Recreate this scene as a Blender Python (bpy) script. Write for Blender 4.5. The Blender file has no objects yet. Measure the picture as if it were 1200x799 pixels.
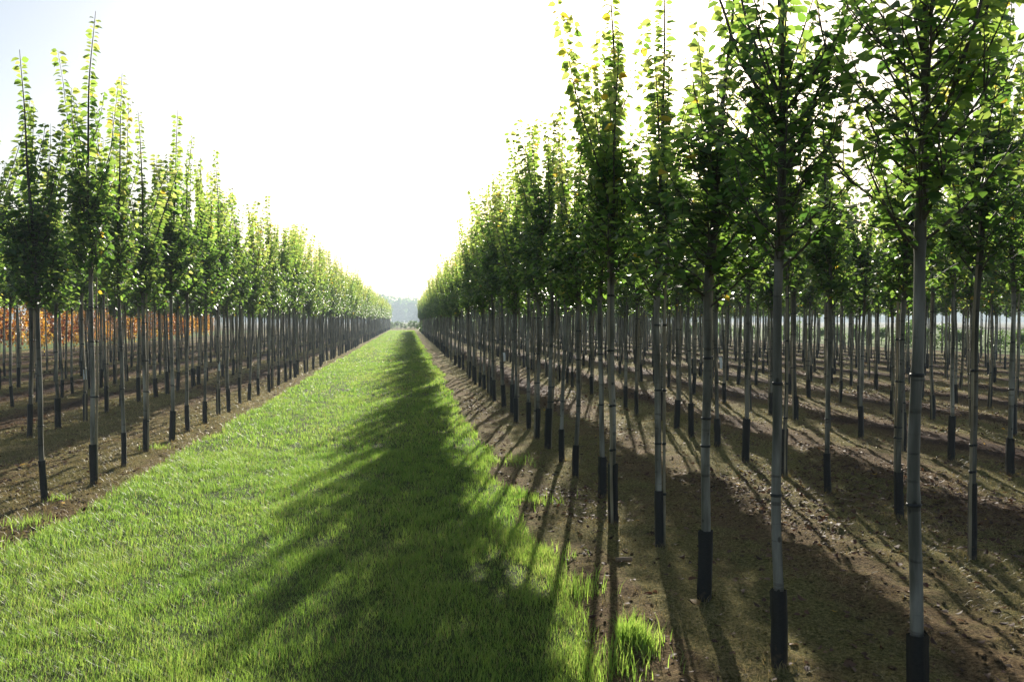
import bpy, math, random
import numpy as np
from mathutils import Vector

random.seed(11)
RNG = np.random.default_rng(11)
SC = bpy.context.scene
COL = SC.collection
R = math.radians

# ------------------------------------------------------------------ numbers of the place
CAM_Z = 1.8
ROW_DIR_YAW = 6.96            # rows run along +Y; the camera is turned this much clockwise
PITCH = -1.40
FPX = 1000.0 / 1200.0         # focal length in picture widths
SUN_AZ = 13.5                 # degrees clockwise from +Y
SUN_EL = 20.5
LANE_L, LANE_R, LANE_END = -3.06, 1.06, 150.0
ROW_R = [1.93 + 2.45 * k for k in range(12)]
ROW_L = [-3.50, -5.78, -8.10, -10.4, -12.7]


# ------------------------------------------------------------------ small helpers
def tag(o, label=None, cat=None, group=None, kind=None):
    if label: o['label'] = label
    if cat: o['category'] = cat
    if group: o['group'] = group
    if kind: o['kind'] = kind
    return o


def _hash(ix, iy, s):
    n = (ix.astype(np.int64) * 374761393 + iy.astype(np.int64) * 668265263 + s * 1442695041) & 0x7fffffff
    n = ((n ^ (n >> 13)) * 1274126177) & 0x7fffffff
    n = n ^ (n >> 16)
    return (n & 0xffff) / 65535.0


def vnoise(x, y, s=0):
    x = np.asarray(x, float); y = np.asarray(y, float)
    ix = np.floor(x); iy = np.floor(y)
    fx = x - ix; fy = y - iy
    fx = fx * fx * (3 - 2 * fx); fy = fy * fy * (3 - 2 * fy)
    a = _hash(ix, iy, s); b = _hash(ix + 1, iy, s); c = _hash(ix, iy + 1, s); d = _hash(ix + 1, iy + 1, s)
    return (a * (1 - fx) + b * fx) * (1 - fy) + (c * (1 - fx) + d * fx) * fy


def fbm(x, y, s=0, o=4):
    v = 0; a = .5
    for k in range(o):
        v = v + a * vnoise(np.asarray(x) * 2 ** k, np.asarray(y) * 2 ** k, s + k); a *= .5
    return v


class MB:
    """collects vertices and faces (tri / quad arrays), with a point attribute and a material slot"""
    def __init__(self):
        self.v = []; self.f = []; self.a = []; self.n = 0

    def add(self, v, faces, val=0.0, mat=0):
        v = np.asarray(v, float).reshape(-1, 3)
        for f in faces:
            f = np.asarray(f, np.int64)
            if f.size: self.f.append((f + self.n, mat))
        self.v.append(v)
        self.a.append(np.broadcast_to(np.asarray(val, float), (len(v),)))
        self.n += len(v)

    def merge(self, other, mat):
        self.add(np.concatenate(other.v), [], np.concatenate(other.a))
        base = self.n - other.n
        for f, m in other.f: self.f.append((f + base, mat))

    def mesh(self, name, mats, smooth=True):
        me = bpy.data.meshes.new(name)
        V = np.concatenate(self.v)
        me.vertices.add(len(V)); me.vertices.foreach_set('co', V.astype(np.float32).ravel())
        loops = np.concatenate([f.ravel() for f, m in self.f])
        tot = np.concatenate([np.full(len(f), f.shape[1]) for f, m in self.f])
        mi = np.concatenate([np.full(len(f), m) for f, m in self.f])
        st = np.concatenate([[0], np.cumsum(tot)[:-1]])
        me.loops.add(len(loops)); me.loops.foreach_set('vertex_index', loops.astype(np.int32))
        me.polygons.add(len(tot)); me.polygons.foreach_set('loop_start', st.astype(np.int32))
        me.polygons.foreach_set('material_index', mi.astype(np.int32))
        me.polygons.foreach_set('use_smooth', np.full(len(tot), smooth))
        at = me.attributes.new('shade', 'FLOAT', 'POINT')
        at.data.foreach_set('value', np.concatenate(self.a).astype(np.float32))
        me.update(calc_edges=True); me.validate()
        for m in (mats if isinstance(mats, (list, tuple)) else [mats]): me.materials.append(m)
        return me

    def obj(self, name, mats, parent=None, smooth=True):
        o = bpy.data.objects.new(name, self.mesh(name, mats, smooth))
        COL.objects.link(o)
        if parent: o.parent = parent
        return o


def frames(P):
    P = np.asarray(P, float)
    T = np.gradient(P, axis=0); T /= np.linalg.norm(T, axis=1)[:, None] + 1e-9
    ref = np.array([0.31, 0.95, 0.05]) if abs(T[0][1]) < .9 else np.array([1., 0, 0])
    U = np.cross(T, ref); U /= np.linalg.norm(U, axis=1)[:, None] + 1e-9
    W = np.cross(T, U)
    return T, U, W


def tube(mb, P, r, sides=6, val=0.0, mat=0, cap=True, prof=None):
    P = np.asarray(P, float); n = len(P)
    r = np.broadcast_to(np.asarray(r, float), (n,))
    T, U, W = frames(P)
    a = np.linspace(0, 2 * math.pi, sides, endpoint=False)
    pr = np.ones(sides) if prof is None else np.asarray(prof)
    ring = (U[:, None] * (np.cos(a) * pr)[None, :, None] + W[:, None] * (np.sin(a) * pr)[None, :, None]) * r[:, None, None] + P[:, None]
    V = ring.reshape(-1, 3)
    i = np.arange(n - 1)[:, None] * sides; j = np.arange(sides)[None]; jn = (j + 1) % sides
    q = np.stack([i + j, i + jn, i + sides + jn, i + sides + j], -1).reshape(-1, 4)
    fs = [q]
    if cap:
        fs.append(np.arange(sides)[None, ::-1]); fs.append((np.arange(sides) + (n - 1) * sides)[None])
    mb.add(V, fs, val, mat)


# leaf template: rib 0,1,2,3 / left 4,5 / right 6,7  (x along, y across, z up)
LT = np.array([[0, 0, 0], [.27, 0, 0], [.62, 0, -.02], [1, 0, -.16],
               [.25, .37, .09], [.60, .34, .06], [.25, -.37, .09], [.60, -.34, .06]])
LTRI = np.array([[0, 1, 4], [0, 6, 1], [2, 3, 5], [2, 7, 3]])
LQUAD = np.array([[1, 2, 5, 4], [1, 6, 7, 2]])


def norm(v): return v / (np.linalg.norm(v, axis=-1, keepdims=True) + 1e-9)


def add_leaves(mb, P, D, N, L, W, val):
    P, D, N = (np.asarray(x, float) for x in (P, D, N))
    D = norm(D); S = norm(np.cross(N, D)); N = np.cross(D, S)
    n = len(P)
    t = LT
    V = P[:, None] + D[:, None] * t[None, :, 0:1] * L[:, None, None] + S[:, None] * t[None, :, 1:2] * W[:, None, None] * 1.25 \
        + N[:, None] * t[None, :, 2:3] * L[:, None, None]
    b = np.arange(n)[:, None, None] * 8
    mb.add(V.reshape(-1, 3), [(LTRI[None] + b).reshape(-1, 3), (LQUAD[None] + b).reshape(-1, 4)], np.repeat(val, 8))


# ------------------------------------------------------------------ materials
def mat(name):
    m = bpy.data.materials.new(name); m.use_nodes = True
    nt = m.node_tree; nt.nodes.clear()
    out = nt.nodes.new('ShaderNodeOutputMaterial')
    return m, nt, out


def nd(nt, t, **kw):
    n = nt.nodes.new(t)
    for k, v in kw.items():
        if k in n.inputs: n.inputs[k].default_value = v
        else: setattr(n, k, v)
    return n


def ramp(nt, stops, fac=None):
    n = nt.nodes.new('ShaderNodeValToRGB')
    e = n.color_ramp.elements
    while len(e) < len(stops): e.new(.5)
    for x, (p, c) in zip(e, stops):
        x.position = p; x.color = (*c, 1)
    if fac is not None: nt.links.new(fac, n.inputs['Fac'])
    return n


def leaf_material(name, stops, tstops, trans=.45, rough=.42, spec=.5, vary=.16):
    m, nt, out = mat(name); L = nt.links.new
    at = nd(nt, 'ShaderNodeAttribute', attribute_name='shade')
    oi = nd(nt, 'ShaderNodeObjectInfo')
    ma = nd(nt, 'ShaderNodeMath', operation='MULTIPLY_ADD'); ma.inputs[1].default_value = vary; ma.inputs[2].default_value = -vary / 2
    L(oi.outputs['Random'], ma.inputs[0])
    ad = nd(nt, 'ShaderNodeMath', operation='ADD'); L(at.outputs['Fac'], ad.inputs[0]); L(ma.outputs[0], ad.inputs[1])
    c = ramp(nt, stops, ad.outputs[0]); t = ramp(nt, tstops, ad.outputs[0])
    p = nd(nt, 'ShaderNodeBsdfPrincipled'); p.inputs['Roughness'].default_value = rough
    p.inputs['Specular IOR Level'].default_value = spec
    L(c.outputs[0], p.inputs['Base Color'])
    tr = nd(nt, 'ShaderNodeBsdfTranslucent'); L(t.outputs[0], tr.inputs['Color'])
    mx = nd(nt, 'ShaderNodeMixShader'); mx.inputs[0].default_value = trans
    L(p.outputs[0], mx.inputs[1]); L(tr.outputs[0], mx.inputs[2]); L(mx.outputs[0], out.inputs['Surface'])
    return m


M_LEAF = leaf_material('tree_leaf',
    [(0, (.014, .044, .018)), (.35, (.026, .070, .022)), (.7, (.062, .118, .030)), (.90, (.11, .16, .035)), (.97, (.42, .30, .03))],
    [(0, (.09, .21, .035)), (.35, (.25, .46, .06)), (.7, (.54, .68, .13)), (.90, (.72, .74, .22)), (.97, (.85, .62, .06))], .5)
M_YLEAF = leaf_material('orange_leaf',
    [(0, (.07, .018, .010)), (.35, (.24, .085, .014)), (.75, (.40, .19, .025)), (1, (.45, .28, .05))],
    [(0, (.16, .04, .02)), (.35, (.68, .26, .035)), (.75, (.88, .54, .07)), (1, (.85, .64, .12))], .45, vary=.7)
M_GRASS = leaf_material('grass_blade',
    [(0, (.022, .055, .014)), (.5, (.060, .120, .024)), (.85, (.13, .17, .04)), (1, (.32, .27, .12))],
    [(0, (.15, .35, .04)), (.5, (.40, .62, .085)), (.85, (.58, .67, .15)), (1, (.5, .42, .18))], .5, .42, .38)
M_DRY = leaf_material('dry_blade',
    [(0, (.090, .082, .026)), (.3, (.20, .155, .055)), (1, (.40, .30, .14))],
    [(0, (.17, .16, .03)), (.3, (.28, .22, .07)), (1, (.42, .31, .13))], .3, .5, .4)
M_LITTER = leaf_material('dead_leaf',
    [(0, (.030, .016, .011)), (.4, (.085, .046, .034)), (.75, (.125, .068, .042)), (.93, (.17, .105, .07)), (.97, (.55, .33, .03))],
    [(0, (.05, .02, .01)), (.5, (.12, .05, .02)), (.93, (.2, .12, .06)), (.97, (.7, .4, .03))], .25, .65, .12)
M_WEED = leaf_material('weed_leaf',
    [(0, (.03, .065, .018)), (.6, (.07, .13, .03)), (1, (.12, .16, .04))],
    [(0, (.12, .25, .03)), (.6, (.25, .42, .06)), (1, (.4, .45, .08))], .4)


def bark_material():
    m, nt, out = mat('bark'); L = nt.links.new
    tc = nd(nt, 'ShaderNodeTexCoord'); oi = nd(nt, 'ShaderNodeObjectInfo')
    sc = nd(nt, 'ShaderNodeVectorMath', operation='SCALE'); sc.inputs['Scale'].default_value = 37.0
    cx = nd(nt, 'ShaderNodeCombineXYZ'); L(oi.outputs['Random'], cx.inputs[2])
    L(cx.outputs[0], sc.inputs[0])
    va = nd(nt, 'ShaderNodeVectorMath', operation='ADD'); L(tc.outputs['Object'], va.inputs[0]); L(sc.outputs[0], va.inputs[1])
    def noise(scale, vec, det=5):
        mp = nd(nt, 'ShaderNodeMapping'); mp.inputs['Scale'].default_value = vec; L(va.outputs[0], mp.inputs['Vector'])
        n = nd(nt, 'ShaderNodeTexNoise', Scale=scale, Detail=det); L(mp.outputs[0], n.inputs['Vector']); return n
    n1 = noise(14, (1, 1, .14)); n2 = noise(5, (.5, .5, 3.2)); n3 = noise(70, (1, 1, .3), 3)
    base = ramp(nt, [(.3, (.035, .034, .024)), (.47, (.115, .110, .085)), (.66, (.30, .285, .24))], n1.outputs['Fac'])
    band = ramp(nt, [(.58, (1, 1, 1)), (.64, (.35, .32, .28)), (.70, (.8, .78, .74))], n2.outputs['Fac'])
    mu = nd(nt, 'ShaderNodeMix', data_type='RGBA', blend_type='MULTIPLY'); mu.inputs[0].default_value = .8
    L(base.outputs[0], mu.inputs[6]); L(band.outputs[0], mu.inputs[7])
    at = nd(nt, 'ShaderNodeAttribute', attribute_name='shade')      # young wood higher up is darker, redder
    vo = nd(nt, 'ShaderNodeTexVoronoi', Scale=9.0); mpv = nd(nt, 'ShaderNodeMapping'); mpv.inputs['Scale'].default_value = (1.6, 1.6, 1)
    L(va.outputs[0], mpv.inputs['Vector']); L(mpv.outputs[0], vo.inputs['Vector'])
    knot = ramp(nt, [(.10, (.22, .19, .16)), (.17, (1, 1, 1))], vo.outputs['Distance'])
    mk = nd(nt, 'ShaderNodeMix', data_type='RGBA', blend_type='MULTIPLY'); mk.inputs[0].default_value = .85
    L(mu.outputs[2], mk.inputs[6]); L(knot.outputs[0], mk.inputs[7])
    tone = nd(nt, 'ShaderNodeHueSaturation'); L(mk.outputs[2], tone.inputs['Color'])
    tv = nd(nt, 'ShaderNodeMapRange'); tv.inputs['To Min'].default_value = .60; tv.inputs['To Max'].default_value = 1.25
    L(oi.outputs['Random'], tv.inputs['Value']); L(tv.outputs[0], tone.inputs['Value'])
    m2 = nd(nt, 'ShaderNodeMix', data_type='RGBA'); L(at.outputs['Fac'], m2.inputs[0]); L(tone.outputs[0], m2.inputs[6])
    m2.inputs[7].default_value = (.060, .050, .038, 1)
    p = nd(nt, 'ShaderNodeBsdfPrincipled', Roughness=.62); p.inputs['Specular IOR Level'].default_value = .35
    L(m2.outputs[2], p.inputs['Base Color'])
    b = nd(nt, 'ShaderNodeBump', Strength=.35, Distance=.004); L(n3.outputs['Fac'], b.inputs['Height']); L(b.outputs[0], p.inputs['Normal'])
    L(p.outputs[0], out.inputs['Surface'])
    return m


def simple(name, c1, c2, scale, rough=.6, spec=.4, bump=.2, dist=.003, vec=(1, 1, 1)):
    m, nt, out = mat(name); L = nt.links.new
    tc = nd(nt, 'ShaderNodeTexCoord'); mp = nd(nt, 'ShaderNodeMapping'); mp.inputs['Scale'].default_value = vec
    L(tc.outputs['Object'], mp.inputs['Vector'])
    n = nd(nt, 'ShaderNodeTexNoise', Scale=scale, Detail=5); L(mp.outputs[0], n.inputs['Vector'])
    r = ramp(nt, [(.32, c1), (.68, c2)], n.outputs['Fac'])
    p = nd(nt, 'ShaderNodeBsdfPrincipled', Roughness=rough); p.inputs['Specular IOR Level'].default_value = spec
    L(r.outputs[0], p.inputs['Base Color'])
    b = nd(nt, 'ShaderNodeBump', Strength=bump, Distance=dist); L(n.outputs['Fac'], b.inputs['Height']); L(b.outputs[0], p.inputs['Normal'])
    L(p.outputs[0], out.inputs['Surface'])
    return m


M_BARK = bark_material()
M_GUARD = simple('black_plastic', (.006, .0065, .007), (.018, .018, .018), 60, .55, .35, .3, .003, (1, 1, 4))
nt = M_GUARD.node_tree; _p = [n for n in nt.nodes if n.type == 'BSDF_PRINCIPLED'][0]
_tc = nd(nt, 'ShaderNodeTexCoord'); _sx = nd(nt, 'ShaderNodeSeparateXYZ'); nt.links.new(_tc.outputs['Object'], _sx.inputs[0])
_no = nd(nt, 'ShaderNodeTexNoise', Scale=28, Detail=5); nt.links.new(_tc.outputs['Object'], _no.inputs['Vector'])
_ma = nd(nt, 'ShaderNodeMath', operation='MULTIPLY_ADD'); _ma.inputs[1].default_value = -2.2; nt.links.new(_sx.outputs[2], _ma.inputs[0]); nt.links.new(_no.outputs['Fac'], _ma.inputs[2])
_rr = ramp(nt, [(.34, (0, 0, 0)), (.62, (1, 1, 1))], _ma.outputs[0])
_mx = nd(nt, 'ShaderNodeMix', data_type='RGBA'); nt.links.new(_rr.outputs[0], _mx.inputs[0])
nt.links.new(_p.inputs['Base Color'].links[0].from_socket, _mx.inputs[6]); _mx.inputs[7].default_value = (.085, .058, .034, 1)     # splashed soil
nt.links.new(_mx.outputs[2], _p.inputs['Base Color'])
M_CANE = simple('bamboo', (.16, .13, .08), (.30, .26, .18), 14, .5, .4, .15, .002, (1, 1, .3))
M_TIE = simple('rubber_tie', (.012, .012, .012), (.03, .03, .028), 50, .6)
M_TAG = simple('white_tag', (.72, .72, .70), (.82, .82, .80), 20, .5)
M_WOOD = simple('old_wood', (.16, .10, .06), (.30, .20, .12), 30, .7, .3, .4, .004, (.2, 1, 1))
M_TWIG = simple('dry_twig', (.22, .18, .13), (.40, .35, .27), 30, .7)


def ground_material():
    m, nt, out = mat('soil_and_moss'); L = nt.links.new
    tc = nd(nt, 'ShaderNodeTexCoord')
    def noise(scale, vec=(1, 1, 1), det=6, rough=.6):
        mp = nd(nt, 'ShaderNodeMapping'); mp.inputs['Scale'].default_value = vec; L(tc.outputs['Object'], mp.inputs['Vector'])
        n = nd(nt, 'ShaderNodeTexNoise', Scale=scale, Detail=det, Roughness=rough); L(mp.outputs[0], n.inputs['Vector']); return n
    big = noise(.9, (1, .35, 1)); mid = noise(4.5); fine = noise(45, det=8, rough=.7); grit = noise(190, det=4, rough=.7)
    soil = ramp(nt, [(.34, (.036, .025, .012)), (.5, (.165, .112, .055)), (.68, (.36, .255, .135))], fine.outputs['Fac'])
    moss = ramp(nt, [(.34, (.042, .050, .014)), (.5, (.190, .172, .058)), (.66, (.42, .345, .145))], fine.outputs['Fac'])
    ad = nd(nt, 'ShaderNodeMath', operation='ADD'); L(big.outputs['Fac'], ad.inputs[0]); L(mid.outputs['Fac'], ad.inputs[1])
    at = nd(nt, 'ShaderNodeAttribute', attribute_name='shade')       # 1 = mossy strip, 0 = bare strip
    a2 = nd(nt, 'ShaderNodeMath', operation='MULTIPLY_ADD'); a2.inputs[1].default_value = .45; L(at.outputs['Fac'], a2.inputs[0]); L(ad.outputs[0], a2.inputs[2])
    r = ramp(nt, [(.48, (0, 0, 0)), (.66, (1, 1, 1))])
    sub = nd(nt, 'ShaderNodeMath', operation='MULTIPLY'); sub.inputs[1].default_value = .47; L(a2.outputs[0], sub.inputs[0]); L(sub.outputs[0], r.inputs[0])
    mx = nd(nt, 'ShaderNodeMix', data_type='RGBA'); L(r.outputs[0], mx.inputs[0]); L(soil.outputs[0], mx.inputs[6]); L(moss.outputs[0], mx.inputs[7])
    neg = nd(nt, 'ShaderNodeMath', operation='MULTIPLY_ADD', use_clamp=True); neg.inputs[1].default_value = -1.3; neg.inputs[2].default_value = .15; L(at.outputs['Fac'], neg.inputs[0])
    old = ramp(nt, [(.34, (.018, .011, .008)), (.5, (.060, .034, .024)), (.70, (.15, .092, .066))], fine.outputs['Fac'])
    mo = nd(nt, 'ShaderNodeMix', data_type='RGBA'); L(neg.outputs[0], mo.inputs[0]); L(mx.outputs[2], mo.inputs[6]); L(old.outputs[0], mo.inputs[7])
    gr = ramp(nt, [(.35, (.55, .55, .55)), (.7, (1.25, 1.2, 1.15))], grit.outputs['Fac'])
    mu = nd(nt, 'ShaderNodeMix', data_type='RGBA', blend_type='MULTIPLY'); mu.inputs[0].default_value = .8
    L(mo.outputs[2], mu.inputs[6]); L(gr.outputs[0], mu.inputs[7])
    p = nd(nt, 'ShaderNodeBsdfPrincipled', Roughness=.95); p.inputs['Specular IOR Level'].default_value = .04
    L(mu.outputs[2], p.inputs['Base Color'])
    b1 = nd(nt, 'ShaderNodeBump', Strength=1.0, Distance=.045); L(fine.outputs['Fac'], b1.inputs['Height'])
    b2 = nd(nt, 'ShaderNodeBump', Strength=.6, Distance=.008); L(grit.outputs['Fac'], b2.inputs['Height']); L(b1.outputs[0], b2.inputs['Normal'])
    L(b2.outputs[0], p.inputs['Normal']); L(p.outputs[0], out.inputs['Surface'])
    return m


M_GROUND = ground_material()
M_LANE = simple('turf', (.022, .038, .010), (.060, .072, .020), 22, .9, .05, .6, .03)
M_FIELD = simple('weedy_field', (.06, .11, .025), (.14, .17, .05), 3, .9, .03, .6, .05)
M_FARFIELD = simple('stubble_field', (.15, .14, .10), (.22, .19, .13), .6, .9, .03, .3, .05, (.3, 1, 1))


# ------------------------------------------------------------------ ground
def ground_z(x, y):
    x = np.asarray(x, float); y = np.asarray(y, float)
    h = (fbm(x * 1.6, y * 1.1, 3, 4) - .47) * .10 + (fbm(x * 6, y * 4, 9, 5) - .46) * .095
    lane = np.clip(np.minimum(x - (LANE_L - .15), (LANE_R + .15) - x) / .3, 0, 1)
    fade = np.clip((90 - y) / 50, 0, 1)
    inside = np.clip((32 - np.abs(x)) / 6, 0, 1)
    return h * fade * inside * (1 - lane) - .035 * lane


def mossy(x, y):
    x = np.asarray(x, float); v = np.zeros_like(x + y)
    xr = np.where(x > 0, (x - 1.93) / 2.45, (-3.5 - x) / 2.3)
    d = np.abs(xr - np.round(xr))                    # 0 on the row, .5 between
    v = 1 - np.clip((d - .18) / .25, 0, 1)
    v = np.where((x > LANE_R - .3) & (x < LANE_R + .5), .1, v)
    v = np.where((x < LANE_L + .2) & (x > LANE_L - .35), .6, v)
    m = .40 + .6 * v + (fbm(x * 1.1, np.asarray(y) * .5, 31, 4) - .45) * 1.5
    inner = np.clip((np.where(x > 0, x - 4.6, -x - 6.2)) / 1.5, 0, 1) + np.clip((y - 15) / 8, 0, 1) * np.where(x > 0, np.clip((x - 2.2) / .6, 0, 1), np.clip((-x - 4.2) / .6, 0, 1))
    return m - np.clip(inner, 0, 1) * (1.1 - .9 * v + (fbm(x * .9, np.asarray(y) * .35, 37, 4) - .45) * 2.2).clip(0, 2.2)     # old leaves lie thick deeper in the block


def grid_sheet(xs, ys, zf, vf=None):
    X, Y = np.meshgrid(xs, ys); Z = zf(X, Y)
    mb = MB(); nx, ny = len(xs), len(ys)
    i = (np.arange(ny - 1)[:, None] * nx + np.arange(nx - 1)[None]).ravel()
    mb.add(np.stack([X, Y, Z], -1).reshape(-1, 3), [np.stack([i, i + 1, i + nx + 1, i + nx], -1)], 0 if vf is None else vf(X, Y).ravel())
    return mb


xs = np.concatenate([[-4000, -1200, -400, -150, -60, -36, -30], np.arange(-26, -8, .35), np.arange(-8, -2.6, .055), np.arange(-2.6, .8, .6),
                     np.arange(.8, 9, .055), np.arange(9, 33, .3), [38, 60, 150, 400, 1200, 4000]])
yy = [2.0]
while yy[-1] < 100: yy.append(yy[-1] + max(.045, (yy[-1] - 2) * .013))
ys = np.concatenate([[-4000, -500, -60, -10, 0], yy, [140, 220, 500, 1500, 4000]])
tag(grid_sheet(xs, ys, ground_z, mossy).obj('ground', M_GROUND), kind='structure')


def lane_l(y): return LANE_L + (fbm(np.asarray(y) * .7, 0 * np.asarray(y), 51, 3) - .45) * .35
def lane_r(y): return LANE_R + (fbm(np.asarray(y) * .8, 0 * np.asarray(y), 57, 3) - .45) * .50


ly = np.concatenate([np.arange(-3, 40, .12), np.arange(40, LANE_END + 2, 1.0)])
lt = np.linspace(0, 1, 46)
LX = lane_l(ly)[:, None] * (1 - lt) + lane_r(ly)[:, None] * lt
LY = np.repeat(ly[:, None], 46, 1)
LZ = (fbm(LX * 2.2, LY * 2.2, 77, 3) - .45) * .03 - .030 * (np.abs(lt - .5)[None] > .495) + .005
mb = MB(); i = (np.arange(len(ly) - 1)[:, None] * 46 + np.arange(45)[None]).ravel()
mb.add(np.stack([LX, LY, LZ], -1).reshape(-1, 3), [np.stack([i, i + 1, i + 47, i + 46], -1)])
tag(mb.obj('grass_path', M_LANE), kind='structure')

flat = lambda z: (lambda X, Y: X * 0 + z)
tag(grid_sheet(np.array([31., 60, 110]), np.array([0., 50, 190]), flat(.02)).obj('field', M_FIELD), kind='structure')
tag(grid_sheet(np.array([-60., -40, -22.5]), np.array([0., 50, 150]), flat(.02)).obj('meadow_field', M_FIELD), kind='structure')
tag(grid_sheet(np.array([-700., 0, 1500]), np.array([191., 400, 560]), flat(.03)).obj('far_field', M_FARFIELD), kind='structure')


# ------------------------------------------------------------------ grass of the lane (stuff)
def blades(mb, x, y, z, h, w, val, lean=.45):
    n = len(x)
    a = RNG.uniform(0, 2 * math.pi, n); l = RNG.uniform(.1, 1, n) * lean * h
    fx, fy = np.cos(a), np.sin(a)                       # facing across
    bx, by = -fy, fx
    P = np.stack([x, y, z], -1)
    s = np.stack([fx, fy, 0 * x], -1) * (w / 2)[:, None]
    d = np.stack([bx * l, by * l, 0 * x], -1)
    up = np.stack([0 * x, 0 * x, h], -1)
    V = np.stack([P - s, P + s, P + .55 * up + .30 * d + s * .8, P + .55 * up + .30 * d - s * .8, P + up * .96 + d], 1)
    b = np.arange(n)[:, None] * 5
    mb.add(V.reshape(-1, 3), [b + np.array([[0, 1, 2, 3]]), b + np.array([[3, 2, 4]])], np.repeat(val, 5))


mb = MB()
for y0, y1, dens, wd, hh in [(3.6, 7, 9500, .0034, .074), (7, 12, 5200, .005, .076), (12, 20, 1600, .009, .08), (20, 36, 620, .016, .078),
                             (36, 70, 200, .032, .075), (70, LANE_END, 60, .07, .07)]:
    n = int((y1 - y0) * 4.9 * dens)
    y = RNG.uniform(y0, y1, n); x = RNG.uniform(LANE_L - .35, LANE_R + .45, n)
    xl, xr = lane_l(y), lane_r(y)
    edge = np.minimum(x - xl, xr - x)
    keep = RNG.uniform(0, 1, n) < np.clip(.5 + edge / .16, 0, 1) * np.clip(-.15 + 2.2 * fbm(x * 4.4, y * 3.4, 83, 3), .5, 1)
    x, y = x[keep], y[keep]; n = len(x)
    cl = fbm(x * 5.1, y * 4.1, 87, 3)
    track = np.exp(-((x + .2) / .18) ** 2) + np.exp(-((x + 1.75) / .18) ** 2)
    h = hh * (.34 + 1.1 * cl) * RNG.uniform(.55, 1.35, n) * (1 - .15 * track) * np.where(xr[keep] - x < .3, 1.2, 1)
    val = np.clip(.18 + .62 * fbm(x * .9, y * .5, 91, 3) + RNG.normal(0, .20, n) - .10, 0, .9)
    val = np.where(RNG.uniform(0, 1, n) < .03, 1.0, val)
    blades(mb, x, y, np.full(n, -.012), h, wd * RNG.uniform(.6, 1.2, n), val, 1.0)
# tufts that stray over the soil edge
for cx, cy, rr, nn, hh in [(1.24, 4.56, .06, 420, .14), (1.10, 5.5, .10, 220, .12), (1.02, 6.4, .12, 200, .12), (1.02, 4.3, .14, 300, .13),
                           (-3.34, 7.9, .10, 160, .10), (-3.45, 8.9, .07, 90, .08), (-3.5, 12.4, .09, 90, .09), (-3.15, 7.2, .12, 160, .1), (1.28, 8.3, .12, 170, .1), (1.33, 10.6, .14, 180, .1)]:
    q = RNG.normal(0, rr, (nn, 2))
    blades(mb, cx + q[:, 0], cy + q[:, 1], ground_z(cx + q[:, 0], cy + q[:, 1]) - .01, hh * RNG.uniform(.5, 1.25, nn), RNG.uniform(.004, .007, nn),
           np.clip(RNG.normal(.42, .15, nn), 0, .9), .8)
tag(mb.obj('lane_grass', M_GRASS), 'mown bright green grass covering the lane between the tree rows', 'grass', kind='stuff')

# short dry moss and weed blades over the soil
mb = MB()
for (x0, x1, y0, y1, dens, w, hh) in [(1.2, 7.5, 3.6, 9, 1700, .0032, .026), (1.2, 14, 9, 17, 520, .006, .028), (1.3, 20, 17, 34, 120, .013, .034),
                                      (-7.5, -3.0, 6, 13, 2200, .004, .034), (-12, -3.0, 13, 24, 520, .008, .034), (-12, -3.1, 24, 50, 100, .016, .034)]:
    n = int((x1 - x0) * (y1 - y0) * dens)
    x = RNG.uniform(x0, x1, n); y = RNG.uniform(y0, y1, n)
    keep = RNG.uniform(0, 1, n) < np.clip(mossy(x, y) * 1.1 - .15 + (fbm(x * 3, y * 3, 99, 3) - .45) * 2.2, 0, 1)
    x, y = x[keep], y[keep]; n = len(x)
    val = np.clip(fbm(x * 1.3, y * .6, 101, 3) * 1.5 - .15 + RNG.normal(0, .17, n), 0, 1)
    blades(mb, x, y, ground_z(x, y) - .003, hh * RNG.uniform(.4, 1.5, n), w * RNG.uniform(.7, 1.3, n), val, 1.7)
tag(mb.obj('moss_grass', M_DRY), 'thin dry moss and grass growing on the soil under the trees', 'moss', kind='stuff')

# dead leaves, bark bits (stuff)
mb = MB()
for (x0, x1, y0, y1, dens) in [(1.0, 8, 3.6, 10, 520), (1.0, 16, 10, 22, 260), (2, 28, 22, 46, 70), (-9, -3.0, 6.5, 16, 260), (-14, -3.0, 16, 34, 130), (-20, -3.1, 34, 60, 22)]:
    n = int((x1 - x0) * (y1 - y0) * dens)
    x = RNG.uniform(x0, x1, n); y = RNG.uniform(y0, y1, n)
    xr = np.where(x > 0, (x - 1.93) / 2.45, (-3.5 - x) / 2.3); d = np.abs(xr - np.round(xr))
    keep = RNG.uniform(0, 1, n) < np.clip((fbm(x * 1.1, y * .35, 111, 4) - .40) * 4 + (d - .25) * 1.6, .14, 1)
    x, y = x[keep], y[keep]; n = len(x)
    P = np.stack([x, y, ground_z(x, y) + .008], -1)
    a = RNG.uniform(0, 2 * math.pi, n)
    D = np.stack([np.cos(a), np.sin(a), RNG.normal(0, .22, n)], -1)
    N = np.stack([RNG.normal(0, .35, n), RNG.normal(0, .35, n), np.where(RNG.uniform(0, 1, n) < .5, 1., -1.)], -1)
    s = np.clip(1 + (y - 15) / 40, 1, 1.8)
    L = np.where(RNG.uniform(0, 1, n) < .55, RNG.uniform(.012, .03, n), RNG.uniform(.03, .075, n)) * s
    val = np.clip(RNG.beta(1.6, 1.9, n), 0, .94); val = np.where(RNG.uniform(0, 1, n) < .006, 1.0, val)
    P[:, 2] += np.where(N[:, 2] < 0, .012, 0)
    add_leaves(mb, P, D, N, L, L * RNG.uniform(.35, .7, n), val)
tag(mb.obj('fallen_leaves', M_LITTER), 'brown and pinkish dead leaves scattered on the soil between rows', 'leaf litter', kind='stuff')


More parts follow.
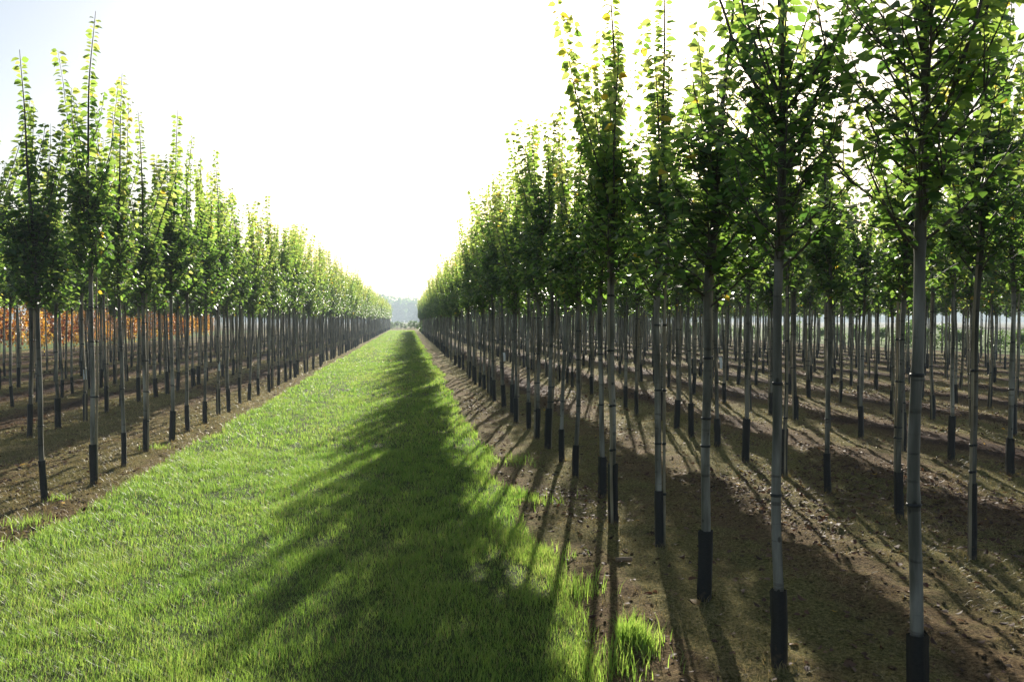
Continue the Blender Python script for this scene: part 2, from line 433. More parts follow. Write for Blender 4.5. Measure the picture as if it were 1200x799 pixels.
# clods of soil and small stones (stuff)
mb = MB()
ico = np.array([[0, 0, 1], [.894, 0, .447], [.276, .851, .447], [-.724, .526, .447], [-.724, -.526, .447], [.276, -.851, .447],
                [.724, .526, -.447], [-.276, .851, -.447], [-.894, 0, -.447], [-.276, -.851, -.447], [.724, -.526, -.447], [0, 0, -1]])
icf = np.array([[0, 1, 2], [0, 2, 3], [0, 3, 4], [0, 4, 5], [0, 5, 1], [1, 6, 2], [2, 7, 3], [3, 8, 4], [4, 9, 5], [5, 10, 1],
                [6, 7, 2], [7, 8, 3], [8, 9, 4], [9, 10, 5], [10, 6, 1], [6, 11, 7], [7, 11, 8], [8, 11, 9], [9, 11, 10], [10, 11, 6]])
for (x0, x1, y0, y1, dens) in [(1.05, 7, 3.6, 10, 60), (1.05, 14, 10, 20, 20), (-8, -3.0, 6.5, 16, 25)]:
    n = int((x1 - x0) * (y1 - y0) * dens)
    x = RNG.uniform(x0, x1, n); y = RNG.uniform(y0, y1, n)
    keep = RNG.uniform(0, 1, n) < np.clip(1.1 - mossy(x, y) + (fbm(x * 2, y * 2, 131, 3) - .45) * 2, .05, 1)
    x, y = x[keep], y[keep]; n = len(x)
    r = .006 + .022 * RNG.beta(1.1, 5, n)
    V = ico[None] * (1 + RNG.normal(0, .22, (n, 12, 1))) * r[:, None, None] * np.array([1.2, 1, .7]) + np.stack([x, y, ground_z(x, y) + r * .25], -1)[:, None]
    mb.add(V.reshape(-1, 3), [(icf[None] + np.arange(n)[:, None, None] * 12).reshape(-1, 3)], np.repeat(RNG.uniform(-.3, .3, n), 12))
tag(mb.obj('soil_rubble', M_GROUND, smooth=False), 'small brown clods and crumbs of soil between the trunks', 'soil clods', kind='stuff')


# ------------------------------------------------------------------ the young trees
def bezier_up(p0, az, el0, el1, length, n, rng, wob=.02):
    """a branch that starts at elevation el0 and bends to el1"""
    P = [np.array(p0, float)]; st = length / (n - 1)
    azj = az
    for k in range(1, n):
        t = k / (n - 1); el = el0 + (el1 - el0) * t ** .8
        azj += rng.normal(0, wob * 3)
        e = el + rng.normal(0, wob * 2)
        P.append(P[-1] + st * np.array([math.cos(azj) * math.cos(e), math.sin(azj) * math.cos(e), math.sin(e)]))
    return np.array(P)


def sample(P, s):
    seg = np.linalg.norm(np.diff(P, axis=0), axis=1); c = np.concatenate([[0], np.cumsum(seg)])
    s = np.clip(s, 0, c[-1] - 1e-6)
    k = np.clip(np.searchsorted(c, s, 'right') - 1, 0, len(seg) - 1)
    t = (s - c[k]) / seg[k]
    T = norm(np.diff(P, axis=0))[k]
    return P[k] * (1 - t)[:, None] + P[k + 1] * t[:, None], T, c[-1]


class Proto: pass


def leafy(lm, P, rng, s0, spacing, L0, L1, plane, bias, yellow=.008, droop=.35, face=0.):
    """two-ranked leaves along a shoot; plane = azimuth of the flat of the spray"""
    tot = np.sum(np.linalg.norm(np.diff(P, axis=0), axis=1))
    s = np.arange(s0, tot, spacing); n = len(s)
    if n == 0: return
    s = s + rng.normal(0, spacing * .25, n)
    Q, T, _ = sample(P, s)
    side = np.where(np.arange(n) % 2 == 0, 1., -1.)
    h = np.array([math.cos(plane), math.sin(plane), 0.0])
    A = np.cross(T, np.cross(np.broadcast_to(h, T.shape), T)); A = norm(A)
    D = A * side[:, None] + T * rng.uniform(.10, .45, n)[:, None] + rng.normal(0, .25, (n, 3)) - np.array([0, 0, 1]) * (droop * rng.uniform(.3, 1.3, n))[:, None]
    N = np.array([0, 0, 1.0 - .35 * face]) + rng.normal(0, .35, (n, 3)) + T * .2 + np.array([-h[1], h[0], 0]) * face * np.where(rng.uniform(0, 1, n) < .62, -1., 1.)[:, None]
    t = s / tot
    L = (L0 + (L1 - L0) * t) * rng.uniform(.55, 1.22, n)
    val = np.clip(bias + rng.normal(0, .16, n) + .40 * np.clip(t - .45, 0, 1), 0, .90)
    val = np.where(rng.uniform(0, 1, n) < yellow, 1.05, val)
    add_leaves(lm, Q + norm(D) * .008, D, N, L, L * rng.uniform(.62, .80, n), val)


def make_proto(seed, H, spiky, cane, yellow=.006, lean=0.0, wide=False):
    rng = np.random.default_rng(seed)
    dn = rng.uniform(1.15, 1.75) * (.85 if wide else 1)        # leaf spacing
    p = Proto()
    base = 2.08 + rng.uniform(-.06, .08)
    # trunk and leader
    zz = np.concatenate([np.arange(-.05, base, .055), np.arange(base, H, .12), [H]])
    wx = .014 * np.sin(zz * rng.uniform(1.2, 2.2) + rng.uniform(0, 6)) + .004 * np.sin(zz * rng.uniform(4, 7) + rng.uniform(0, 6)); wy = .014 * np.sin(zz * rng.uniform(1.2, 2.2) + rng.uniform(0, 6)) + .004 * np.sin(zz * rng.uniform(4, 7) + rng.uniform(0, 6))
    wx -= wx[0]; wy -= wy[0]
    k = np.clip((zz - base) / (H - base), 0, 1)
    wx = wx + lean * np.clip(zz / 2, 0, 1.3) * .02 + rng.uniform(-.25, .25) * k ** 2.2; wy = wy + rng.uniform(-.25, .25) * k ** 2.2
    rad = np.where(zz < base, .0280 - .0060 * zz / base, .022 * (1 - k) ** 1.15 + .0032)
    rad = rad * (1 + .03 * (rng.uniform(0, 1, len(zz)) - .5))
    for kz in rng.uniform(.5, base, 5): rad = rad * (1 + .10 * np.exp(-((zz - kz) / .02) ** 2))
    rad[0:3] *= np.array([1.1, 1.08, 1.03])
    TP = np.stack([wx, wy, zz], -1)
    p.trunk = MB(); tube(p.trunk, TP, rad, 10, np.repeat(np.clip((zz - base + .3) / 1.0, 0, 1), 10))
    # black plastic sleeve round the foot, slit and overlapping
    gh = rng.uniform(.38, .58); gz = np.linspace(-.03, gh, 9)
    g = np.array([np.interp(gz, zz, wx), np.interp(gz, zz, wy), gz]).T
    a = np.linspace(0, 2 * math.pi, 14, endpoint=False)
    prof = 1 + .10 * np.cos(2 * a + rng.uniform(0, 6)) + .05 * np.cos(5 * a); prof[0] += .34; prof[1] += .14
    p.guard = MB(); tube(p.guard, g,   .0345 * (1 + .05 * rng.normal(0, 1, 9)), 14, 0, 0, False, prof)
    tube(p.guard, g[::-1] * np.array([1, 1, 1]), .0325, 14, 0, 0, False, prof * .97)
    gtop = p.guard.v[0].reshape(9, 14, 3); gtop[-1, :, 2] += rng.normal(0, .008, 14)
    # bamboo cane and rubber ties
    p.cane = None; p.ties = []
    if cane:
        ca = cane if cane > .01 else 0; off = .047
        cz = np.concatenate([np.arange(-.05, 2.75, .16)])
        cp = np.stack([np.interp(cz, zz, wx) * .9 + off * math.cos(ca) + .012 * (cz - 1), np.interp(cz, zz, wy) * .9 + off * math.sin(ca), cz], -1)
        p.cane = MB(); r = .0125 * (1 - cz * .12) * (1 + .10 * ((np.arange(len(cz)) % 2) == 0)); tube(p.cane, cp, r, 8)
        hs = [z for z in (.62, 1.0, 1.42, 1.80) if rng.uniform() < .9]
    else:
        hs = [z for z in (.85, 1.5) if rng.uniform() < .6]
    for hz in hs:
        hz += rng.uniform(-.16, .16)
        c = np.array([np.interp(hz, zz, wx), np.interp(hz, zz, wy), hz]); rt = np.interp(hz, zz, rad) + .0035
        t = MB(); tube(t, [c - [0, 0, .008], c - [0, 0, .004], c + [0, 0, .004], c + [0, 0, .008]], [rt * .95, rt * 1.02, rt * 1.02, rt * .95], 12)
        if cane:
            q = np.array([np.interp(hz, cz, cp[:, 0]), np.interp(hz, cz, cp[:, 1]), hz])
            tube(t, [q - [0, 0, .010], q + [0, 0, .010]], [.0165, .0165], 10)
        p.ties.append(t)
    # crown
    ls = .82 if wide else 1.0
    br, lm = MB(), MB(); p.branches, p.leaves = br, lm
    def at(z): return np.array([np.interp(z, zz, wx), np.interp(z, zz, wy), z])
    n = 22 if wide else 24; az = rng.uniform(0, 6.28)
    for i in range(n):
        t = i / (n - 1); z = base - .03 + t * .92; az += 2.4 + rng.normal(0, .3)
        ln = rng.uniform(.28, .54) * (1 - .25 * t) * (1.30 if wide else 1) * (1.25 if rng.uniform() < .18 else 1)
        B = bezier_up(at(z), az, R(rng.uniform(22, 46)), R(rng.uniform(48, 80)), ln, 8, rng)
        tube(br, B, np.linspace(.0085, .0025, 8), 5, .9, 0, False)
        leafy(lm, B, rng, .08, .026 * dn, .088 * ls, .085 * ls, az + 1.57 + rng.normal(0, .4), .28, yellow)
        for j in range(rng.integers(4, 8)):
            s = rng.uniform(.15, .85) * ln; q, T, _ = sample(B, np.array([s]))
            a2 = az + rng.choice([-1, 1]) * rng.uniform(.5, 1.4)
            tl = rng.uniform(.14, .34)
            Tw = bezier_up(q[0], a2, R(rng.uniform(0, 50)), R(rng.uniform(25, 70)), tl, 5, rng)
            tube(br, Tw, np.linspace(.004, .0018, 5), 4, 1, 0, False)
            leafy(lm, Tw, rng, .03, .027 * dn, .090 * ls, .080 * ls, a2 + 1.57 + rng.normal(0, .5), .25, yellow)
    # twigs straight on the leader
    for i in range(14 if wide else 14):
        z = base + rng.uniform(.0, .8 if wide else 1.05); a2 = rng.uniform(0, 6.28)
        Tw = bezier_up(at(z), a2, R(rng.uniform(15, 45)), R(rng.uniform(40, 75)), rng.uniform(.2, .42) * (1.1 - .3 * (z - base) / 1.75), 6, rng)
        tube(br, Tw, np.linspace(.005, .002, 6), 4, 1, 0, False)
        leafy(lm, Tw, rng, .03, .027 * dn, .092 * ls, .078 * ls, a2 + 1.57, .30, yellow)
    # upright shoots: long, unbranched, two-ranked leaves
    for i in range(spiky + 1):
        z = base + rng.uniform(.20, 1.05); a2 = rng.uniform(0, 6.28)
        ln = rng.uniform(1.2, 2.25)
        ln = min(ln, (H - z) * 1.02)
        B = bezier_up(at(z), a2, R(rng.uniform(52, 68) if wide else rng.uniform(56, 76)), R(rng.uniform(72, 84) if wide else rng.uniform(76, 90)), ln, 12, rng, .02)
        tube(br, B, np.linspace(.010, .0022, 12), 5, 1, 0, False)
        leafy(lm, B, rng, .12, .019, .105 * ls, .080 * ls, rng.uniform(-.7, .7), .50, yellow, .5, .75)
    for i in range(3 if wide else 6):
        z = base + rng.uniform(.35, 1.45); a2 = rng.uniform(0, 6.28); ln = min(rng.uniform(.5, 1.05), (H - z) * .8)
        B = bezier_up(at(z), a2, R(rng.uniform(50, 70)), R(rng.uniform(70, 86)), ln, 8, rng, .02)
        tube(br, B, np.linspace(.007, .002, 8), 5, 1, 0, False)
        leafy(lm, B, rng, .06, .023, .095 * ls, .075 * ls, rng.uniform(-1.2, 1.2), .42, yellow, .5, .6)
    z0 = base + (1.75 if wide else .8)
    LP = np.array([at(z) for z in np.arange(z0, H, .08)])
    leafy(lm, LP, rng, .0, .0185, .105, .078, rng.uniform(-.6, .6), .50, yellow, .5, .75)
    p.mesh_leaves = lm.mesh('crown', M_LEAF); p.mesh_branch = br.mesh('branches', M_BARK)
    p.mesh_trunk = p.trunk.mesh('trunk', M_BARK); p.mesh_guard = p.guard.mesh('trunk_guard', M_GUARD)
    p.mesh_cane = p.cane.mesh('support_cane', M_CANE) if p.cane else None
    p.mesh_ties = [t.mesh('tree_tie', M_TIE) for t in p.ties]
    return p


PROTO = []
specs = [(1, 4.95, 3, .3), (2, 4.70, 3, .5), (3, 4.85, 2, 0), (4, 4.60, 4, 5.9), (5, 5.05, 2, .2), (6, 4.75, 3, 0), (7, 4.90, 3, 3.4), (8, 4.55, 4, 6.1),
         (9, 5.0, 4, .9), (10, 4.8, 3, 0), (11, 4.65, 5, 5.5), (12, 4.9, 4, 0), (13, 4.8, 3, .3), (14, 4.7, 4, 0), (15, 5.0, 3, 0), (16, 4.9, 3, 0)]
for s, H, sp, ca in specs: PROTO.append(make_proto(s, H, sp, ca, .12 if s == 13 else .004, 1.0 if s == 3 else 0, s in (15, 16)))


def child(parent, me, name):
    o = bpy.data.objects.new(name, me); COL.objects.link(o); o.parent = parent; return o


tgm = MB()
_u = np.linspace(0, 1, 5)
_pt = np.concatenate([np.stack([.034 + .02 * _u + .012 * np.sin(_u * 3), -.018 + 0 * _u, -.13 * _u], -1), np.stack([.034 + .02 * _u + .012 * np.sin(_u * 3 + .5), .018 + 0 * _u, -.13 * _u], -1)])
_pt = np.concatenate([_pt, _pt + [.0015, 0, 0]])
_k = np.arange(4)
tgm.add(_pt, [np.concatenate([np.stack([_k, _k + 5, _k + 6, _k + 1], -1), np.stack([_k + 10, _k + 11, _k + 16, _k + 15], -1)])])
TAG_MESH = tgm.mesh('paper_tag', M_TAG)
TAGGED = {('R', 1, 6), ('R', 2, 5), ('R', 0, 13), ('L', 1, 3), ('L', 0, 7)}


def place_tree(k, x, y, rot, sc, tilt, label, group, fine):
    p = PROTO[k]
    r = bpy.data.objects.new('young_tree', None); COL.objects.link(r)
    r.empty_display_size = .2
    r.location = (x, y, float(ground_z(x, y)) + .0); r.rotation_euler = (tilt[0], tilt[1], rot); r.scale = (sc[0], sc[0], sc[1])
    tag(r, label, 'tree', group)
    child(r, p.mesh_trunk, 'trunk'); child(r, p.mesh_guard, 'trunk_guard')
    c = child(r, p.mesh_leaves, 'crown'); child(c, p.mesh_branch, 'branches')
    if p.mesh_cane: child(r, p.mesh_cane, 'support_cane')
    if fine:
        for t in p.mesh_ties: child(r, t, 'tree_tie')
    return r


# where the trees stand: measured ones first, then each row on at its spacing
cands = []      # (side, row, x, y)
meas_r1 = [(2.256, 3.52), (1.92, 4.21), (1.89, 5.26), (1.98, 6.55), (1.816, 7.42), (1.97, 8.52), (1.90, 9.57), (1.96, 10.74)]
meas_r2 = [(4.30, 4.80), (4.21, 5.91), (4.36, 7.12), (4.27, 8.24), (4.30, 9.35), (4.30, 10.46)]
for k, x0 in enumerate(ROW_R):
    pts = list(meas_r1) if k == 0 else list(meas_r2) if k == 1 else []
    y = pts[-1][1] if pts else max(3.6, (x0 - .8) / .80 + random.uniform(0, .6))
    end = 140 if k == 0 else 111
    if not pts: pts.append((x0 + random.gauss(0, .05), y))
    while y < end:
        y += 1.10 + random.gauss(0, .045)
        if random.random() < .015: continue
        pts.append((x0 + random.gauss(0, .05), y))
    cands += [('R', k, px, py, n) for n, (px, py) in enumerate(pts)]
meas_l1 = [(-3.59, 8.95), (-3.39, 9.71), (-3.456, 10.9), (-3.55, 12.1), (-3.475, 13.1), (-3.53, 14.27)]
meas_l2 = [(-5.68, 13.65), (-5.78, 14.98), (-5.75, 16.1), (-5.76, 17.2)]
for k, x0 in enumerate(ROW_L):
    pts = list(meas_l1) if k == 0 else list(meas_l2) if k == 1 else []
    y = pts[-1][1] if pts else -x0 / .50 + random.uniform(0, .6)
    if k == 1: pts = [(-5.78, 12.4)] + pts
    if not pts: pts.append((x0, y))
    end = 170 if k < 2 else 130
    while y < end:
        y += 1.08 + random.gauss(0, .045)
        if random.random() < .015: continue
        pts.append((x0 + random.gauss(0, .05), y))
    cands += [('L', k, px, py, n) for n, (px, py) in enumerate(pts)]

WT = {'R': [1, .75, .5, .34, .25, .2, .16, .13, .11, .09, .08, .07], 'L': [1.1, .7, .45, .3, .22]}
def rank(c): return -WT[c[0]][c[1]] / c[3] ** 2 * (1 if True else 0)
cands.sort(key=rank)
ORD = ('first second third fourth fifth sixth seventh eighth ninth tenth eleventh twelfth thirteenth fourteenth fifteenth sixteenth seventeenth '
       'eighteenth nineteenth twentieth').split()
TENS = {20: 'twenty', 30: 'thirty', 40: 'forty', 50: 'fifty'}
def ordinal(n):                       # n from 0
    m = n + 1
    if m <= 20: return ORD[m - 1]
    t = m // 10 * 10
    if m % 10 == 0: return {30: 'thirtieth', 40: 'fortieth', 50: 'fiftieth'}[m]
    return TENS[t] + '-' + ORD[m % 10 - 1]
ROWTXT = {('R', 0): 'the right-hand row edging the grass', ('L', 0): 'the left-hand row edging the grass'}
def rowtxt(s, k): return ROWTXT.get((s, k)) or 'the %s %s-hand row from the grass' % (ORD[k], 'right' if s == 'R' else 'left')
SPECIAL = {
    ('R', 0, 0): 'largest tree, pale blue-grey trunk with one dark tie, beside the frame edge',
    ('R', 0, 1): 'thin straight tree with tall bare guard, second from the camera on the right',
    ('R', 0, 2): 'tree with bamboo cane beside its guard and a yellow leaf at its foot',
    ('L', 0, 0): 'leaning pale-trunked tree, first of the left-hand row edging the grass lane',
}
NEAR = {('R', 0): 40, ('L', 0): 40, ('R', 1): 20, ('L', 1): 20}
LIM = 300
mass = []
cnt = 0
pick = {('R', 0, 0): 14, ('R', 0, 1): 15, ('R', 0, 2): 1, ('R', 0, 3): 4, ('R', 0, 4): 8, ('R', 0, 5): 9, ('L', 0, 0): 2, ('L', 0, 1): 0, ('L', 0, 2): 9, ('L', 0, 3): 4}
nrow = {}
for c in cands:
    s, k, x, y, n = c
    rot = random.uniform(-.75, .75) + random.choice((0, math.pi)); sxy = random.uniform(.88, 1.12); sz = random.uniform(.90, 1.05)
    tilt = (random.gauss(0, .014), random.gauss(0, .014))
    pk = pick.get((s, k, n), random.randrange(12)); 
    if s == 'R' and k in (4, 6, 7) and random.random() < .5: pk = 12
    if cnt < LIM:
        cnt += 1
        lim = NEAR.get((s, k), 12)
        if (s, k, n) in SPECIAL: label = SPECIAL[(s, k, n)]
        elif n < lim: label = 'slim tree, %s from the camera in %s' % (ordinal(n), rowtxt(s, k))
        else: label = 'slim distant tree merging with its neighbours far along %s' % rowtxt(s, k)
        group = 'young trees of ' + rowtxt(s, k)
        if (s, k, n) == ('L', 0, 0): rot, tilt = 0.0, (0, R(-2.0))
        if (s, k, n) == ('R', 0, 0): sxy = 1.06; 
        if (s, k, n) == ('R', 0, 1): sxy = 1.0
        r = place_tree(pk, x, y, rot, (sxy, sz), tilt, label, group, y < 26)
        if (s, k, n) in TAGGED:
            t = child(r, TAG_MESH, 'paper_tag'); t.location = (0, 0, random.uniform(.9, 1.4)); t.rotation_euler = (0, 0, -1.2 - rot); t.scale = (1.0, 1.3, 1.3)
    else:
        mass.append((pk, x, y, rot, sxy, sz))

# weeds and moss gathered round the nearest feet (stuff)
mb = MB()
for s, k, x, y, n in cands:
    if y < 24:
        m_ = int(RNG.integers(15, 60)); a_ = RNG.uniform(0, 6.283, m_); r_ = .036 + np.abs(RNG.normal(0, .05, m_))
        px, py = x + r_ * np.cos(a_), y + r_ * np.sin(a_)
        blades(mb, px, py, ground_z(px, py) - .006, RNG.uniform(.015, .065, m_), RNG.uniform(.003, .006, m_) * (1 + y / 20), np.clip(RNG.normal(.35, .25, m_), 0, 1), .9)
tag(mb.obj('foot_weeds', M_DRY), 'short dry weeds gathered round the feet of the nearest trunks', 'weeds', kind='stuff')

# the trees beyond those 300: one mass
src = bpy.data.collections.new('tree_kinds')
for i, p in enumerate(PROTO[:13]):
    m = MB(); m.merge(p.leaves, 0); m.merge(p.branches, 1); m.merge(p.trunk, 1); m.merge(p.guard, 2)
    if p.cane: m.merge(p.cane, 3)
    o = bpy.data.objects.new('kind_%02d' % i, m.mesh('kind_%02d' % i, [M_LEAF, M_BARK, M_GUARD, M_CANE])); src.objects.link(o)
me = bpy.data.meshes.new('distant_tree_mass')
A = np.array(mass)
me.vertices.add(len(A)); me.vertices.foreach_set('co', np.stack([A[:, 1], A[:, 2], A[:, 1] * 0 - .01], -1).astype(np.float32).ravel())
for nm, col in (('pick', 0), ('turn', 3), ('wide', 4), ('tall', 5)):
    t = 'INT' if nm == 'pick' else 'FLOAT'
    at = me.attributes.new(nm, t, 'POINT'); at.data.foreach_set('value', A[:, col].astype(np.int32 if t == 'INT' else np.float32))
o = bpy.data.objects.new('distant_tree_mass', me); COL.objects.link(o)
tag(o, 'mass of further slim trees filling the rows behind the front ones', 'trees', kind='stuff')
ng = bpy.data.node_groups.new('tree_mass', 'GeometryNodeTree')
ng.interface.new_socket('Geometry', in_out='INPUT', socket_type='NodeSocketGeometry')
ng.interface.new_socket('Geometry', in_out='OUTPUT', socket_type='NodeSocketGeometry')
gi = ng.nodes.new('NodeGroupInput'); go = ng.nodes.new('NodeGroupOutput')
ip = ng.nodes.new('GeometryNodeInstanceOnPoints'); ci = ng.nodes.new('GeometryNodeCollectionInfo')
ci.inputs['Collection'].default_value = src; ci.inputs['Separate Children'].default_value = True; ci.inputs['Reset Children'].default_value = True
ip.inputs['Pick Instance'].default_value = True
def na(nm, t):
    q = ng.nodes.new('GeometryNodeInputNamedAttribute'); q.data_type = t; q.inputs['Name'].default_value = nm; return q.outputs['Attribute']
cr = ng.nodes.new('ShaderNodeCombineXYZ'); cs = ng.nodes.new('ShaderNodeCombineXYZ')
ng.links.new(na('turn', 'FLOAT'), cr.inputs[2])
w_ = na('wide', 'FLOAT'); ng.links.new(w_, cs.inputs[0]); ng.links.new(w_, cs.inputs[1]); ng.links.new(na('tall', 'FLOAT'), cs.inputs[2])
er = ng.nodes.new('FunctionNodeEulerToRotation'); ng.links.new(cr.outputs[0], er.inputs[0])
ng.links.new(gi.outputs[0], ip.inputs['Points']); ng.links.new(ci.outputs[0], ip.inputs['Instance']); ng.links.new(na('pick', 'INT'), ip.inputs['Instance Index'])
ng.links.new(er.outputs[0], ip.inputs['Rotation']); ng.links.new(cs.outputs[0], ip.inputs['Scale'])
ng.links.new(ip.outputs[0], go.inputs[0])
o.modifiers.new('tree_mass', 'NODES').node_group = ng


# ------------------------------------------------------------------ orange trees past the left rows
def bushy(seed, H, base, rad, nl, L, M, name):
    rng = np.random.default_rng(seed); lm, tm = MB(), MB()
    zz = np.linspace(-.05, H * .9, 9); P = np.stack([np.cumsum(rng.normal(0, .012, 9)), np.cumsum(rng.normal(0, .012, 9)), zz], -1)
    tube(tm, P, np.linspace(.03, .006, 9), 7, .6)
    for i in range(16):
        z = base + (H * .85 - base) * rng.uniform(0, 1); az = rng.uniform(0, 6.28); ln = rad * rng.uniform(.7, 1.15) * (1.1 - .5 * (z - base) / (H - base))
        B = bezier_up([np.interp(z, zz, P[:, 0]), np.interp(z, zz, P[:, 1]), z], az, R(25), R(50), ln, 6, rng)
        tube(tm, B, np.linspace(.008, .002, 6), 4, .9, 0, False)
        n = nl // 16; s = rng.uniform(.1, 1, n) * ln; q, T, _ = sample(B, s)
        q = q + rng.normal(0, rad * .16, (n, 3)); D = rng.normal(0, 1, (n, 3)) - [0, 0, .4]; N = rng.normal(0, .6, (n, 3)) + [0, 0, 1]
        Lh = L * rng.uniform(.7, 1.3, n)
        add_leaves(lm, q, D, N, Lh, Lh * .62, np.clip(rng.uniform(.1, .6) + rng.normal(0, .2, n), 0, .95))
    return lm.mesh('crown', M), tm.mesh('trunk', M_BARK)


orange = [bushy(40 + i, 2.9, .45, .75, 900, .10, M_YLEAF, 'o') for i in range(4)]
no = 0
for x0, y0, y1, st in ((-16.2, 30, 74, 1.25), (-18.6, 36, 80, 1.6)):
    y = y0
    while y < y1:
        lm, tm = random.choice(orange)
        r = bpy.data.objects.new('orange_tree', None); COL.objects.link(r)
        r.location = (x0 + random.gauss(0, .12), y, 0); r.rotation_euler = (0, 0, random.uniform(0, 6.28)); s = random.uniform(.85, 1.35); r.scale = (s, s, s)
        near = x0 > -17
        tag(r, 'low bushy tree in orange autumn leaf, seen between trunks past the green rows', 'tree', 'orange autumn trees past the green rows')
        child(r, tm, 'trunk'); child(r, lm, 'crown')
        y += st * random.choice((1, 1, 1.2, 1.9)) + random.gauss(0, .15)

# ------------------------------------------------------------------ shrubs of the field beyond the rows, hedge at the lane's end
shr = [bushy(60 + i, 1.5, .08, .75, 700, .13, M_WEED, 's') for i in range(4)]
def shrub(x, y, s, label, group):
    lm, tm = random.choice(shr)
    r = bpy.data.objects.new('green_shrub', None); COL.objects.link(r)
    r.location = (x, y, 0); r.rotation_euler = (0, 0, random.uniform(0, 6.28)); r.scale = (s, s, s * random.uniform(.7, 1.0))
    tag(r, label, 'shrub', group); child(r, tm, 'stem'); child(r, lm, 'foliage')
y = 42
while y < 110:
    shrub(33.5 + random.gauss(0, .5) + (y - 42) * .02, y, random.uniform(.75, 1.25), 'low leafy green shrub in the weedy field past the right-hand rows', 'green shrubs past the right-hand rows')
    y += random.uniform(.9, 1.7)
for i in range(34):
    shrub(2.5 + i * .95 + random.gauss(0, .15), 114 + random.gauss(0, .5), random.uniform(1.5, 2.0), 'bushy green shrub in the hedge behind the far end of the right-hand rows', 'hedge shrubs behind the right-hand rows')
for i in range(18):
    shrub(-6.5 + i * .85 + random.gauss(0, .12), 178 + random.gauss(0, .3), random.uniform(.95, 1.15), 'small leafy shrub in the low hedge closing the far end of the grass lane', 'shrubs at the end of the lane')

# ------------------------------------------------------------------ far wood (stuff)
mb = MB()
for (x0, x1, yb, hh, n) in ((-420, 240, 690, 24, 420), (240, 900, 760, 13, 330), (-900, -420, 720, 15, 200)):
    for i in range(n):
        cx = RNG.uniform(x0, x1); cy = yb + RNG.uniform(-25, 40); H = hh * RNG.uniform(.80, 1.05) * (.8 + .4 * float(vnoise(cx / 60, 3., 5)))
        w = RNG.uniform(3.5, 7); m = 110
        q = RNG.normal(0, 1, (m, 3)); q = norm(q) * RNG.uniform(.55, 1.08, m)[:, None] * np.array([w, w, H * .5]) + np.array([cx, cy, H * .5])
        L = RNG.uniform(1.6, 3.4, m)
        add_leaves(mb, q, RNG.normal(0, 1, (m, 3)), RNG.normal(0, 1, (m, 3)), L, L * .8, RNG.uniform(0, .5, m))
        tube(mb, [[cx, cy, -.5], [cx, cy, H * .8]], [.35, .1], 5, 0, 0, False)
tag(mb.obj('far_forest', M_WEED), 'blue hazy wood along the horizon beyond the lane', 'forest', kind='stuff')

# ------------------------------------------------------------------ small single things
def fallen(x, y, L, val, label, rot):
    m = MB(); z = float(ground_z(x, y)) + .02
    add_leaves(m, [[-.5 * L, 0, 0]], [[1, .1, .15]], [[.1, .3, 1]], np.array([L]), np.array([L * .75]), np.array([val]))
    tube(m, [[-.5 * L - .03, 0, -.004], [-.5 * L, 0, 0]], [.0015, .0015], 4, val, 0, False)
    o = m.obj('fallen_leaf', M_LITTER); o.location = (x, y, z); o.rotation_euler = (.2, -.15, rot); tag(o, label, 'leaf')
fallen(1.80, 5.18, .085, 1.0, 'bright yellow fallen leaf against the guard of the caned tree', 1.9)
fallen(1.12, 8.4, .10, .99, 'orange fallen leaf caught at the right edge of the grass', .4)
fallen(4.55, 8.1, .10, 1.0, 'yellow fallen leaf on moss in the second gap among the right rows', 2.6)
fallen(4.85, 7.25, .09, .985, 'orange curled leaf beside the second-row trunk on the right', 4.0)
fallen(-4.6, 10.9, .11, 1.0, 'yellow fallen leaf on shaded soil behind the leaning tree', .8)

m = MB(); q = np.array([[-.06, 0, 0], [.06, 0, 0]])
tube(m, [[-.062, 0, 0], [-.058, 0, 0], [0, .002, .001], [.058, 0, 0], [.062, 0, 0]], [.014, .018, .0185, .018, .013], 7)
o = m.obj('wood_offcut', M_WOOD); o.location = (1.58, 6.12, float(ground_z(1.58, 6.12)) + .016); o.rotation_euler = (.1, .03, .05)
tag(o, 'short brown stick lying on the soil near the grass edge', 'stick')
m = MB(); tube(m, bezier_up([0, 0, 0], 1.1, .05, .02, .55, 8, RNG, .05), np.linspace(.008, .004, 8), 6)
o = m.obj('dry_twig', M_TWIG); o.location = (-3.45, 6.72, float(ground_z(-3.45, 6.72)) + .012); tag(o, 'pale dry twig at the grass edge in the lower left corner', 'twig')

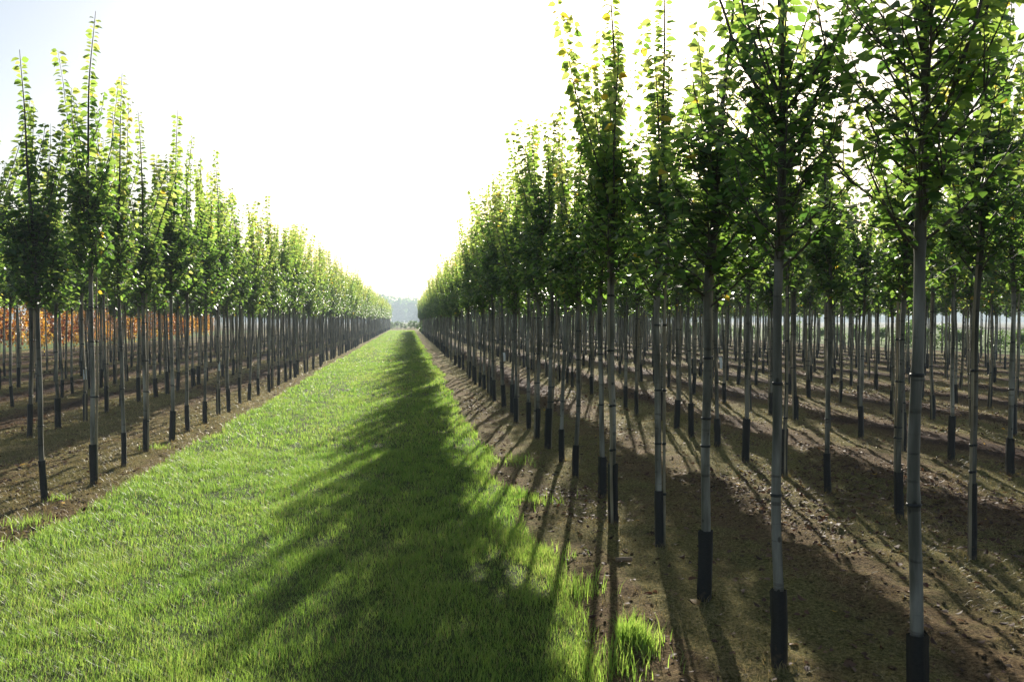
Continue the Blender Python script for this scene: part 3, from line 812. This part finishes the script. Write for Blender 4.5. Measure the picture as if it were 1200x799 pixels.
# ------------------------------------------------------------------ air
import bmesh
bm = bmesh.new(); bmesh.ops.create_cube(bm, size=1)
me = bpy.data.meshes.new('haze'); bm.to_mesh(me); bm.free()
hz = bpy.data.objects.new('haze', me); COL.objects.link(hz)
hz.scale = (2400, 1400, 33); hz.location = (0, 620, 15.5)
m, nt, out = mat('air')
pv = nd(nt, 'ShaderNodeVolumePrincipled'); pv.inputs['Density'].default_value = .0010; pv.inputs['Color'].default_value = (.72, .86, 1, 1)
pv.inputs['Anisotropy'].default_value = .1
nt.links.new(pv.outputs[0], out.inputs['Volume']); me.materials.append(m)
tag(hz, 'thin pale blue haze over the fields', 'haze', kind='stuff')

# ------------------------------------------------------------------ sky, sun, camera
w = bpy.data.worlds.new('World'); SC.world = w; w.use_nodes = True
nt = w.node_tree; bg = nt.nodes['Background']
sky = nt.nodes.new('ShaderNodeTexSky'); sky.sky_type = 'NISHITA'; sky.sun_disc = False
sky.sun_elevation = R(SUN_EL); sky.sun_rotation = R(SUN_AZ); sky.air_density = 1.0; sky.dust_density = 2.0; sky.ozone_density = 1.0
nt.links.new(sky.outputs[0], bg.inputs['Color']); bg.inputs['Strength'].default_value = .060

sl = bpy.data.lights.new('sun', 'SUN'); sl.energy = 5.0; sl.angle = R(.55); sl.color = (1, .93, .80)
so = bpy.data.objects.new('sun', sl); COL.objects.link(so)
d = Vector((math.sin(R(SUN_AZ)) * math.cos(R(SUN_EL)), math.cos(R(SUN_AZ)) * math.cos(R(SUN_EL)), math.sin(R(SUN_EL))))
so.rotation_euler = d.to_track_quat('Z', 'Y').to_euler()

cam = bpy.data.cameras.new('camera'); co = bpy.data.objects.new('camera', cam); COL.objects.link(co)
cam.sensor_width = 36; cam.lens = 36 * FPX; cam.clip_end = 6000; cam.clip_start = .05
co.location = (0, 0, CAM_Z); co.rotation_euler = (R(90 + PITCH), 0, R(-ROW_DIR_YAW))
cam.dof.use_dof = True; cam.dof.focus_distance = 9.0; cam.dof.aperture_fstop = 8.0
SC.camera = co

SC.render.engine = 'CYCLES'
SC.cycles.use_denoising = True
SC.cycles.max_bounces = 8; SC.cycles.diffuse_bounces = 3; SC.cycles.glossy_bounces = 2; SC.cycles.transmission_bounces = 4; SC.cycles.volume_bounces = 1
SC.cycles.sample_clamp_indirect = 8
SC.view_settings.view_transform = 'Standard'; SC.view_settings.look = 'None'
SC.view_settings.exposure = 1.24; SC.view_settings.gamma = 1
